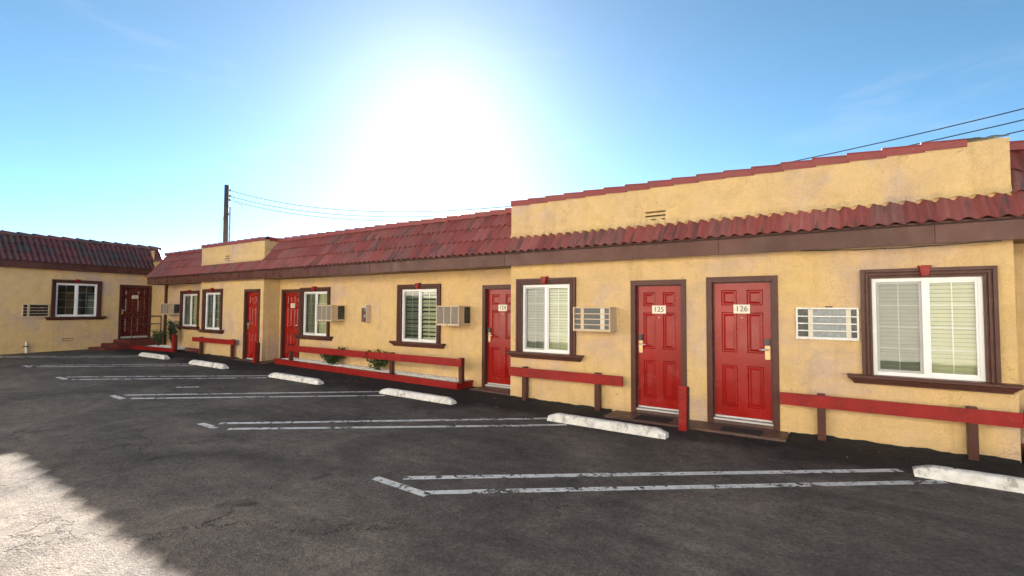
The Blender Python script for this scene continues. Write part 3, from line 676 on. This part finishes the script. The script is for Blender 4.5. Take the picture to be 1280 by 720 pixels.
# ------------------------------------------------------------------ opposite wing: unseen, implied by pane reflections; height, paint, distance shaped for bounce fill
OY, OH = -4.9, 6.1
OB = thing('bounce_motel_block', 'unseen motel block mirrored in the window panes, made cream and two storeys for bounce fill', 'building', (-4, OY, 0), math.pi)
od = [(-15, 0.8), (-13.4, 0.8), (0.6, 0.8), (2.0, 0.8), (14.5, 0.8)]; ow = [(-11.6, 1.1), (-3.6, 1.1), (4.4, 1.1), (11.6, 1.1), (-18.2, 1.1)]
hs = [(x, x + w, fl, fl + 2.05) for x, w in od for fl in (-0.05, 2.85)] + [(x, x + w, fl + 0.8, fl + 2.05) for x, w in ow for fl in (0.0, 2.9)]
raw(wall_mesh(-22, 20, -0.4, OH, 0, hs, 0.12), 'wall', 'cream_stucco', OB)
for fl in (0.0, 2.9):
    for x, w in od: MB().box(x, x + w, 0.07, 0.11, fl - 0.05, fl + 2.0).build('door', 'door', OB)
    for x, w in ow:
        W_ = MB().box(x, x + w, 0.08, 0.11, fl + 0.8, fl + 2.05).build('window', 'blind_dark', OB)
        fm = MB(); fm.box(x - 0.1, x, -0.03, 0.02, fl + 0.7, fl + 2.15).box(x + w, x + w + 0.1, -0.03, 0.02, fl + 0.7, fl + 2.15).box(x, x + w, -0.03, 0.02, fl + 2.05, fl + 2.15).box(x, x + w, -0.06, 0.02, fl + 0.7, fl + 0.8); fm.build('trim', 'trim', W_)
MB().box(-22, 20, -0.10, 0.0, 2.62, 2.80).build('band', 'trim', OB)
MB().box(-22.1, 20.1, -0.12, 6.1, OH + 0.002, OH + 0.16).build('roof', 'deck', OB)
raw(MB().quad((-22, 0, -0.4), (-22, 6, -0.4), (-22, 6, OH), (-22, 0, OH)).quad((20, 0, -0.4), (20, 6, -0.4), (20, 6, OH), (20, 0, OH)).quad((-22, 6, -0.4), (20, 6, -0.4), (20, 6, OH), (-22, 6, OH)), 'back_wall', 'cream_stucco', OB)

# ------------------------------------------------------------------ steps, stoops, mats
st = MB().box(-3.14, -0.59, 7.36, 7.888, -0.2, -0.082); tag(st.build('door_stoop', 'brown_concrete', bevel=0.012), 'low brown painted concrete stoop shared by doors 125 and 126', 'step')
st = MB().box(-6.42, -5.30, 8.02, 8.398, -0.2, -0.062); tag(st.build('door_stoop', 'brown_concrete', bevel=0.012), 'small brown concrete stoop below door 124 beside the red planter', 'step')
st = MB().box(-15.3, -13.45, 7.62, 7.888, -0.2, 0.032).box(-14.07, -13.45, 7.892, 8.398, -0.2, 0.036); tag(st.build('door_stoop', 'brown_concrete', bevel=0.01), 'brown concrete stoop at the far red door left of the planter', 'step')
for xa, ya, lab in ((-1.41, 7.40, 'black rubber mat right of the red post, below door 126'), (-2.66, 7.42, 'black rubber mat left of the red post, below door 125')):
    m = MB().box(xa, xa + 0.52, ya, ya + 0.30, -0.0815, -0.070); tag(m.build('door_mat', 'rubber', bevel=0.004), lab, 'door mat', 'black mats below the near doors')

# left wing landing and its three steps (left wing frame)
LS = thing('entry_steps', 'dark red concrete steps and landing below the far left door', 'steps', (-23.3, 8.4, 0), math.atan2(0.991, -0.134))
for k, (xa, z) in enumerate(((ly(6.35), 0.10), (ly(6.74), 0.22), (ly(7.12), 0.34))):
    xb = (ly(6.74), ly(7.12), 0.0)[k] - 0.003 if k < 2 else -0.02
    MB().box(xa, xb, -1.15, -0.003, -0.3, z).build('step' if k < 2 else 'landing', 'redbrown', LS, bevel=0.012)
HR = thing('handrail', 'thin brown iron handrail in front of the far left door', 'handrail', (-23.3, 8.4, 0), math.atan2(0.991, -0.134))
hr = MB(); y_ = -1.05
for xx in (ly(7.22), ly(8.22)): MB().tube([(xx, y_, 0.345), (xx, y_, 1.24)], 0.016, 8).build('post', 'iron', HR)
MB().tube([(ly(7.22), y_, 1.23), (ly(8.22), y_, 1.23), (ly(8.22) + 0.02, -0.12, 1.23)], 0.016, 8).build('rail', 'iron', HR)
MB().tube([(ly(7.22), y_, 0.93), (ly(8.22), y_, 0.93), (ly(8.22) + 0.02, -0.12, 0.93)], 0.012, 8).build('rail', 'iron', HR)

# ------------------------------------------------------------------ planters
def gravel_mesh(x0, x1, y0, y1, zf, n, r=0.022):
    s = MB(); rnd = random.Random(3)
    for _ in range(n):
        x = rnd.uniform(x0, x1); y = rnd.uniform(y0, y1); a = rnd.uniform(0.6, 1.3) * r; z = zf(x) + a * 0.35
        i = len(s.v); ph = rnd.uniform(0, 6.28); e = rnd.uniform(0.65, 1)
        for dx, dy, dz in ((1, 0, 0), (0, e, 0), (-1, 0, 0), (0, -e, 0), (0, 0, 0.75), (0, 0, -0.75)):
            s.v.append((x + a * (dx * math.cos(ph) - dy * math.sin(ph)), y + a * (dx * math.sin(ph) + dy * math.cos(ph)), z + a * dz))
        for q in range(4): s.f.append((i + q, i + (q + 1) % 4, i + 4)); s.f.append((i + (q + 1) % 4, i + q, i + 5))
    return s
def sheared(s):
    s.v = [(x, y, z + g(x)) for x, y, z in s.v]; return s
def planter(x0, x1, label, n, yfr=7.85, right_end=True):
    T_ = thing('planter', label, 'planter', (0, 0, 0))
    sheared(MB().box(x0, x1, yfr, yfr + 0.09, -0.15, 0.095)).build('curb', 'red', T_, bevel=0.006)
    sheared(MB().box(x0 - 0.02, x1 + 0.02, yfr - 0.02, yfr + 0.11, 0.0985, 0.135)).build('curb_cap', 'red', T_, bevel=0.006)
    for xa, xb in (((x1 - 0.09, x1),) if right_end else ()) + ((x0, x0 + 0.09),):
        sheared(MB().box(xa, xb, yfr + 0.093, 8.396, -0.15, 0.095)).build('curb', 'red', T_, bevel=0.006)
        sheared(MB().box(xa - 0.02, xb + 0.02, yfr + 0.113, 8.396, 0.0985, 0.135)).build('curb_cap', 'red', T_, bevel=0.006)
    so_ = MB(); 
    so_.v = [(x0 + 0.05, yfr + 0.08, 0.10 + g(x0)), (x1 - 0.05, yfr + 0.08, 0.10 + g(x1)), (x1 - 0.05, 8.396, 0.14 + g(x1)), (x0 + 0.05, 8.396, 0.14 + g(x0))]; so_.f = [(0, 1, 2, 3)]
    raw(so_, 'soil', 'soil', T_)
    G_ = gravel_mesh(x0 + 0.11, x1 - 0.11, yfr + 0.12, 8.38, lambda x: g(x) + 0.118, n); o = G_.build('gravel', 'gravel', None)
    tag(o, 'white gravel filling ' + label.replace('long ', 'the ').replace('short ', 'the ').split(' with')[0], 'gravel', kind='stuff')
    return T_
planter(-13.35, -6.60, 'long red curbed planter between doors 123 and 124 with white gravel', 2600)
planter(1.80, 4.1, 'short red curbed planter at the right edge with gravel', 400, right_end=False)

def left_planter():
    T_ = thing('planter', 'low dark red planter beside the far left steps', 'planter', (0, 0, 0))
    pts = [Vector((-22.1, 7.32, 0)), Vector((-19.38, 7.70, 0))]
    d = (pts[1] - pts[0]).normalized(); nrm = Vector((-d.y, d.x, 0))
    s = MB(); t = MB()
    for m_, w, z0, z1, off in ((s, 0.09, -0.1, 0.10, 0), (t, 0.12, 0.1035, 0.135, -0.015)):
        a, b = pts[0] + nrm * off, pts[1] + nrm * off
        for z in (z0, z1): m_.v += [(*(a)[:2], z), (*(b)[:2], z), (*(b + nrm * w)[:2], z), (*(a + nrm * w)[:2], z)]
        m_.f += [(0, 1, 2, 3), (4, 5, 6, 7), (0, 1, 5, 4), (1, 2, 6, 5), (2, 3, 7, 6), (3, 0, 4, 7)]
    s.build('curb', 'red', T_, bevel=0.006); t.build('curb_cap', 'red', T_, bevel=0.005)
    MB().box(-19.30, -17.98, 8.02, 8.12, -0.1, 0.16).build('curb', 'redbrown', T_, bevel=0.006)
    so_ = MB(); so_.v = [(-22.1, 7.42, .09), (-19.4, 7.8, .09), (-17.98, 8.1, .10), (-17.98, 8.396, .10), (-22.1, 8.396, .11)]; so_.f = [(0, 1, 2, 3, 4)]
    raw(so_, 'soil', 'soil', T_)
    G_ = gravel_mesh(-22.0, -19.5, 7.86, 8.38, lambda x: 0.10, 700); G2 = gravel_mesh(-19.5, -18.0, 8.14, 8.38, lambda x: 0.11, 300)
    i = len(G_.v); G_.v += G2.v; G_.f += [tuple(k + i for k in f) for f in G2.f]
    tag(G_.build('gravel', 'gravel'), 'white gravel in the far left planter beside the steps', 'gravel', kind='stuff')
left_planter()

# ------------------------------------------------------------------ guard rails
def guard_rail(x0, x1, y, z0, z1, posts, label, base=None, flat=False):
    T_ = thing('guard_rail', label, 'rail', (0, 0, 0), group='red guard rails along the wall')
    MB().box(x0, x1, y, y + 0.042, z0, z1).build('board', 'red', T_, bevel=0.006)
    for px in posts:
        zb = g(px) - 0.05 if base is None else base + g(px)
        MB().box(px - 0.047, px + 0.047, y + 0.0435, y + 0.135, zb, z1 + 0.018).build('post', 'trim', T_, bevel=0.006)
        bl = MB()
        for dz in (-0.035, 0.035): bl.tube([(px, y - 0.004, (z0 + z1) / 2 + dz), (px, y + 0.01, (z0 + z1) / 2 + dz)], 0.010, 8)
        bl.build('bolt', 'red', T_)
    return T_
guard_rail(-0.68, 1.70, 7.70, 0.32, 0.485, (-0.20, 1.29), 'red board guard rail below the large window right of door 126')
guard_rail(-5.21, -2.96, 7.72, 0.345, 0.51, (-4.90, -3.43), 'red board guard rail on two posts left of door 125')
guard_rail(-12.86, -6.50, 7.86, 0.40, 0.56, (-12.69, -8.65, -6.56), 'long red board guard rail standing on the gravel planter curb', base=0.136)
guard_rail(-18.03, -15.28, 7.70, 0.455, 0.60, (-17.57, -15.55), 'short red board guard rail in front of the far middle bay window')
guard_rail(1.74, 4.0, 7.86, 0.33, 0.50, (1.9, 3.8), 'red board guard rail cut off by the right edge of the picture', base=0.136)

def red_post(x, y, z1, label, tilt=0.0):
    T_ = thing('red_post', label, 'post', (x, y, g(x)), group='short red posts by the doors')
    MB().box(-0.055, 0.055, -0.012, 0.04, -0.08, z1 - g(x)).build('board', 'red', T_, bevel=0.005, rot=(0, tilt, 0))
    MB().box(-0.03, 0.066, 0.0415, 0.125, -0.08, z1 - g(x) - 0.02).build('post', 'trim', T_, bevel=0.005, rot=(0, tilt, 0))
red_post(-1.87, 7.22, 0.525, 'short red post between doors 125 and 126, chipped paint', 0.012)
red_post(-13.76, 7.50, 0.625, 'short red post right of the far middle red door')
red_post(-19.35, 7.66, 0.635, 'short red post at the corner of the far left planter')

# ------------------------------------------------------------------ wheel stops
def stop_mesh(seed):
    L = 1.83; rnd = random.Random(seed); s = MB(); st_ = [0, 0.03, 0.10, 0.16] + [0.16 + (L - 0.32) * k / 14 for k in range(1, 14)] + [L - 0.16, L - 0.10, L - 0.03, L]
    prof = [(-0.085, 0.0), (-0.080, 0.05), (-0.055, 0.105), (-0.035, 0.118), (0.0, 0.120), (0.035, 0.118), (0.055, 0.105), (0.080, 0.05), (0.085, 0.0)]
    for x in st_:
        e = min(x, L - x); k = 0.62 + 0.38 * min(1, e / 0.13)
        for y, z in prof:
            j = 0.004 * mnoise.noise((x * 9 + seed * 7, y * 20, z * 20)); s.v.append((x - 0 + (0.02 * rnd.uniform(-.3, .3) if e < 0.01 else 0), y * (0.9 + 0.1 * k) + j, max(0, z * k + (j * 0.5 + 0.0012 * rnd.uniform(-1, 1)) * (z > 0))))
    n = len(prof)
    for i in range(len(st_) - 1):
        for q in range(n - 1): a = i * n + q; s.f.append((a, a + 1, a + n + 1, a + n))
    s.f.append(tuple(range(n))); s.f.append(tuple((len(st_) - 1) * n + q for q in range(n))[::-1])
    return s.mesh('wheel_stop', 'stop')
labs = ['white concrete wheel stop at the right edge below the large window', 'white concrete wheel stop in front of door 125', 'white concrete wheel stop in front of the right end of the long planter',
        'white concrete wheel stop in front of the left end of the long planter', 'white concrete wheel stop in front of the far middle bay rail', 'smallest white concrete wheel stop, near the far left steps']
for k, (x, y, a) in enumerate(((0.64, 6.72, -1.0), (-3.76, 6.72, -1.5), (-7.53, 6.68, 0.8), (-11.12, 6.48, 1.5), (-15.05, 6.44, 0.8), (-18.72, 6.52, 0.8))):
    o = link('wheel_stop', stop_mesh(k), None, (x, y, g(x + 0.9) + 0.001), (0, math.atan2(g(x) - g(x + 1.83), 1.83), rad(a)))
    tag(o, labs[k], 'wheel stop', 'white wheel stops along the stalls')
    for hx in (0.33, 1.50): MB().tube([(hx, 0, 0.1195), (hx, 0, 0.1235)], 0.013, 8).build('rebar_hole_disc', 'iron', o)  # dark discs standing in for the rebar holes

# ------------------------------------------------------------------ air conditioners
def ac_front_unit(x0, x1, z0, z1, yw, out, label, style):
    """room unit whose louvred face shows; yw wall plane, out how far it sticks out"""
    T_ = thing('air_conditioner', label, 'air conditioner', (x0, yw, z0), group='through-wall air conditioners')
    w = x1 - x0; h = z1 - z0; cm = 'ac_tan' if style != 'chrome' else 'ac_silver'; f = 0.022
    s = MB(); yf = -out
    s.box(0, f, yf, 0.05, 0, h).box(w - f, w, yf, 0.05, 0, h).box(f, w - f, yf, 0.05, 0, f * 1.6).box(f, w - f, yf, 0.05, h - f, h)
    s.build('housing', cm, T_, bevel=0.003)
    yc = min(yf + 0.045, -0.008)
    MB().box(f, w - f, yc, yc + 0.006, f, h - f).build('coil', {'dark': 'black', 'chrome': 'ac_pale'}.get(style, 'ac_grey'), T_)
    n = 3
    for k in range(1, n + 1):
        z = f + (h - 2 * f) * k / (n + 1); MB().box(f, w - f, yf + 0.002, yf + 0.012, z - 0.008, z + 0.008).build('louvre', 'ac_silver' if style == 'chrome' else 'ac_tan', T_, bevel=0.002)
    if style == 'chrome':
        for a, b, mm in ((f, 0.14, 'black'), (0.145, 0.20, 'ac_cream'), (w - 0.14, w - 0.085, 'ac_cream'), (w - 0.08, w - f, 'black')): MB().box(a, b, yc - 0.010, yc - 0.001, f * 1.7, h - f - 0.004).build('side_grille', mm, T_)
        MB().box(w * 0.48, w * 0.60, yf + 0.01, 0.0, h + 0.001, h + 0.018).build('clip', 'trim', T_)
    else:
        for a, b, mm in ((0.13, 0.19, 'ac_tan'), (w - 0.19, w - 0.115, 'ac_cream'))[:2 if style == 'tan' else 1]: MB().box(a, b, yc - 0.010, yc - 0.001, f * 1.7, h - f - 0.002).build('side_grille', mm, T_)
    return T_
ac_front_unit(-0.48, 0.235, 1.22, 1.655, YF, 0.045, 'silver fronted air conditioner flush in the wall right of door 126', 'chrome')
ac_front_unit(-3.80, -3.12, 1.24, 1.65, YF, 0.29, 'tan air conditioner with louvred face jutting out left of door 125', 'tan')

def ac_rear_unit(x0, x1, z0, z1, yw, out, label):
    T_ = thing('air_conditioner', label, 'air conditioner', (x0, yw, z0), group='through-wall air conditioners')
    w = x1 - x0; h = z1 - z0; f = 0.025; yf = -out
    MB().box(0.004, w - 0.004, yf + 0.03, -0.002, 0.004, h - 0.004).build('housing', 'ac_tan', T_, bevel=0.006)
    s = MB(); s.box(0, f, yf, yf + 0.029, 0, h).box(w - f, w, yf, yf + 0.029, 0, h).box(f, w - f, yf, yf + 0.029, 0, f * 1.5).box(f, w - f, yf, yf + 0.029, h - f, h)
    for k in (1, 2): xx = f + (w - 2 * f) * k / 3; s.box(xx - 0.012, xx + 0.012, yf + 0.001, yf + 0.029, f * 1.5, h - f)
    s.build('face_frame', 'ac_tan', T_, bevel=0.002)
    for k in range(3):
        a = f + (w - 2 * f) * k / 3 + 0.012; b = f + (w - 2 * f) * (k + 1) / 3 - 0.012; MB().box(a, b, yf + 0.014, yf + 0.0295, f * 1.5, h - f).build('coil_panel', 'ac_tan_dark', T_)
    # dark louvre set in the right cheek
    lv = MB().box(w - 0.0035, w + 0.001, -out * 0.52, -0.02, 0.05, h - 0.03); L_ = lv.build('side_louvre', 'black', T_)
    for k in range(9): z = 0.06 + (h - 0.11) * k / 9; MB().box(w + 0.0015, w + 0.007, -out * 0.50, -0.03, z, z + 0.012).build('louvre_blade', 'ac_grey', L_)
    MB().box(w * 0.5 - 0.02, w * 0.5 + 0.02, yf - 0.006, yf - 0.001, 0.006, 0.022).build('drain_cap', 'black', T_)
    return T_
ac_rear_unit(-7.34, -6.69, 1.24, 1.67, YR, 0.40, 'tan box air conditioner jutting out between barred window and door 124')
ac_rear_unit(-11.61, -10.98, 1.25, 1.68, YR, 0.42, 'tan box air conditioner jutting out right of the door 123 window')
ac_rear_unit(-21.42, -20.73, 1.31, 1.72, YR, 0.37, 'small tan box air conditioner beside the black downspout at far left')
LA = ac_front_unit(0, 0.70, 1.23, 1.665, 0, 0.045, 'dark louvred air conditioner left of the far left wing window', 'dark')
d_ = Vector((-0.134, 0.991, 0)).normalized(); q_ = Vector((-23.3, 8.4, 0)) + d_ * ly(4.5)
LA.location = (q_.x, q_.y, 1.23); LA.rotation_euler = (0, 0, math.atan2(0.991, -0.134))

# ------------------------------------------------------------------ extinguisher cabinet
C_ = thing('extinguisher_cabinet', 'beige wall cabinet with clear front between the two recessed windows', 'cabinet', (-10.14, YR, 1.23))
cw, ch = 0.19, 0.45
cs = MB(); cs.box(0, 0.012, -0.145, -0.002, 0, ch).box(cw - 0.012, cw, -0.145, -0.002, 0, ch).box(0.012, cw - 0.012, -0.145, -0.002, 0, 0.012).box(0.012, cw - 0.012, -0.145, -0.002, ch - 0.07, ch).box(0.012, cw - 0.012, -0.012, -0.003, 0.012, ch - 0.07)
cs.build('box', 'cabinet', C_, bevel=0.003)
MB().box(0.013, cw - 0.013, -0.015, -0.0125, 0.013, ch - 0.072).build('back_panel', 'cabinet_white', C_)
raw(MB().quad((0.012, -0.14, 0.012), (cw - 0.012, -0.14, 0.012), (cw - 0.012, -0.14, ch - 0.07), (0.012, -0.14, ch - 0.07)), 'pane', 'glass', C_)
X_ = thing('fire_extinguisher', 'red fire extinguisher standing inside the beige wall cabinet', 'extinguisher', (-10.14 + cw / 2 + 0.02, YR - 0.08, 1.243))
MB().tube([(0, 0, 0), (0, 0, 0.20), (0, 0, 0.235), (0, 0, 0.255)], 0.05, 14, cap=True).build('cylinder', 'ext_red', X_, smooth=True)
MB().box(-0.012, 0.05, -0.012, 0.012, 0.258, 0.30).build('valve', 'black', X_, bevel=0.004)
MB().tube([(-0.012, 0, 0.28), (-0.055, -0.01, 0.26), (-0.057, -0.012, 0.12)], 0.009, 8).build('hose', 'black', X_)
MB().box(-0.03, 0.03, -0.0525, -0.0495, 0.12, 0.19).build('label_sheet', 'cabinet_white', X_)

# ------------------------------------------------------------------ standpipe at the left wing
q_ = Vector((-23.3, 8.4, 0)) + d_ * ly(4.63) + Vector((0.07, 0.01, 0))
S_ = thing('standpipe', 'short white standpipe with valve at the foot of the far left wall', 'pipe', (q_.x, q_.y, 0))
MB().tube([(0, 0, -0.05), (0, 0, 0.22)], 0.035, 10).build('pipe', 'pvc', S_, smooth=False)
MB().tube([(0, 0, 0.222), (0, 0, 0.262)], 0.045, 10).tube([(-0.0, -0.045, 0.24), (-0.0, -0.10, 0.24)], 0.012, 8).build('valve', 'iron', S_)
MB().tube([(0, 0, 0.265), (0, 0, 0.40)], 0.032, 10).build('pipe', 'pvc', S_)

# ------------------------------------------------------------------ shrubs
def shrub(x, y, z, h, spread, n, leaf, label, seed, name='shrub', tall=False):
    T_ = thing(name, label, 'shrub', (x, y, z)); rnd = random.Random(seed)
    stems = MB(); lv = MB(); tips = []
    for k in range(9 if not tall else 7):
        an = rnd.uniform(0, 6.28); rr = spread * rnd.uniform(0.25, 1.0) * (0.55 if tall else 1); hh = h * rnd.uniform(0.55, 1.0)
        p0 = Vector((rnd.uniform(-.03, .03), rnd.uniform(-.03, .03), 0)); p2 = Vector((math.cos(an) * rr, math.sin(an) * rr * 0.8, hh)); p1 = p0.lerp(p2, 0.5) + Vector((rnd.uniform(-.04, .04), rnd.uniform(-.04, .04), 0.05))
        stems.tube([p0, p1, p2], 0.009, 5, r1=0.003); tips.append((p0, p1, p2))
    for _ in range(n):
        p0, p1, p2 = rnd.choice(tips); t = rnd.uniform(0.22, 1.0)
        c = p0.lerp(p1, t * 2) if t < 0.5 else p1.lerp(p2, t * 2 - 1)
        c = c + Vector((rnd.gauss(0, .045), rnd.gauss(0, .04), rnd.gauss(0, .035)))
        L = rnd.uniform(0.05, 0.095); W_ = L * rnd.uniform(0.45, 0.65)
        ax = Vector((rnd.gauss(0, 1), rnd.gauss(0, 1), rnd.uniform(-.2, 1.0))).normalized(); sd_ = ax.orthogonal().normalized()
        sd_.rotate(Matrix.Rotation(rnd.uniform(0, 6.28), 3, ax)); nn = ax.cross(sd_)
        i = len(lv.v); lv.v += [tuple(c), tuple(c + ax * L * .5 + sd_ * W_ * .5 + nn * .006), tuple(c + ax * L - nn * 0.008), tuple(c + ax * L * .5 - sd_ * W_ * .5 + nn * .006)]
        lv.f += [(i, i + 1, i + 2), (i, i + 2, i + 3)]
    stems.build('stems', 'stem', T_); raw(lv, 'foliage', leaf, T_)
    return T_
shrub(-11.08, 8.12, g(-11) + 0.11, 0.46, 0.40, 1000, 'leaf', 'bushy green shrub left in the long red planter', 1)
shrub(-9.37, 8.14, g(-9.4) + 0.11, 0.46, 0.34, 760, 'leaf', 'sparser green shrub right in the long red planter', 2)
shrub(-20.55, 8.12, 0.10, 1.15, 0.42, 900, 'leaf_dark', 'tall dark shrub in the far left planter behind the red post', 3, tall=True)
shrub(-21.55, 8.05, 0.10, 0.68, 0.30, 420, 'leaf_dark', 'small dark shrub in the far left planter by the handrail', 4)

# ------------------------------------------------------------------ utility pole and wires
UP = thing('utility_pole', 'tall dark wooden utility pole behind the roof at left', 'utility pole', (-29.1, 14.0, 0))
MB().tube([(0, 0, -0.5), (0.03, 0, 4), (0.0, 0, 8.6)], 0.15, 12, r1=0.125).build('pole', 'wood_pole', UP, smooth=True)
MB().tube([(0.45, 0, 0.0), (0.45, 0, 4), (0.42, 0, 7.3)], 0.045, 8).build('riser_pipe', 'galv', UP)
for z in (5.2, 6.9): MB().box(0.1, 0.44, -0.03, 0.03, z - 0.05, z + 0.05).build('bracket', 'wood_pole', UP)
for z in (8.25, 7.92, 7.69):
    MB().tube([(0.12, 0, z), (0.34, 0, z + 0.02)], 0.018, 8).build('insulator_arm', 'galv', UP); MB().tube([(0.36, 0, z - 0.06), (0.36, 0, z + 0.09)], 0.035, 8).build('insulator', 'black', UP)
def wire(za, xe, ze, zmid, label, r=0.013):
    x0, x1 = -28.74, xe; xm = -9.36; s = []
    # parabola through the pole, the low point seen over the roof, and the right end
    import_pts = [(x0, za), (xm, zmid), (x1, ze)]
    def L(x):
        t = 0
        for i, (xi, zi) in enumerate(import_pts):
            k = zi
            for j, (xj, _) in enumerate(import_pts):
                if i != j: k *= (x - xj) / (xi - xj)
            t += k
        return t
    pts = [(x0 + (x1 + 14 - x0) * k / 48, 14.0, L(x0 + (x1 + 14 - x0) * k / 48)) for k in range(49)]
    tag(MB().tube(pts, r, 5).build('overhead_wire', 'wire'), label, 'wire', 'overhead wires behind the roof')
wire(8.25, 3.26, 5.77, 5.17, 'highest overhead wire running from the utility pole behind the roof')
wire(7.92, 3.26, 5.54, 4.98, 'middle overhead wire running from the utility pole behind the roof')
wire(7.69, 3.25, 5.32, 4.80, 'lowest overhead wire running from the utility pole behind the roof')
tag(MB().tube([(-28.7, 14, 8.0), (-25.0, 13.5, 6.2), (-21.2, 13.0, 3.7)], 0.016, 5).build('overhead_wire', 'wire'), 'slanting service wire dropping from the utility pole to the roof', 'wire', 'overhead wires behind the roof')
tag(MB().tube([(-29.2, 14, 7.4), (-30.4, 14, 3.5), (-31.2, 14, 0)], 0.008, 5).build('guy_wire', 'wire'), 'thin guy wire left of the utility pole', 'wire')

# ------------------------------------------------------------------ litter on the asphalt
lt = MB(); rnd = random.Random(11)
for _ in range(60):
    x = rnd.uniform(-12, 2.5); y = rnd.choice([rnd.uniform(6.9, 7.8), rnd.uniform(2.5, 7.2)]); L = rnd.uniform(0.012, 0.035); an = rnd.uniform(0, 6.28)
    ax = Vector((math.cos(an), math.sin(an), 0)); sdv = Vector((-ax.y, ax.x, 0)) * 0.45; c = Vector((x, y, g(x) + 0.006))
    i = len(lt.v); lt.v += [tuple(c - ax * L), tuple(c + sdv * L + Vector((0, 0, .008))), tuple(c + ax * L + Vector((0, 0, .004))), tuple(c - sdv * L + Vector((0, 0, .006)))]; lt.f.append((i, i + 1, i + 2, i + 3))
tag(raw(lt, 'leaf_litter', 'dry_leaf', None), 'scattered dry leaf bits on the asphalt', 'litter', kind='stuff')
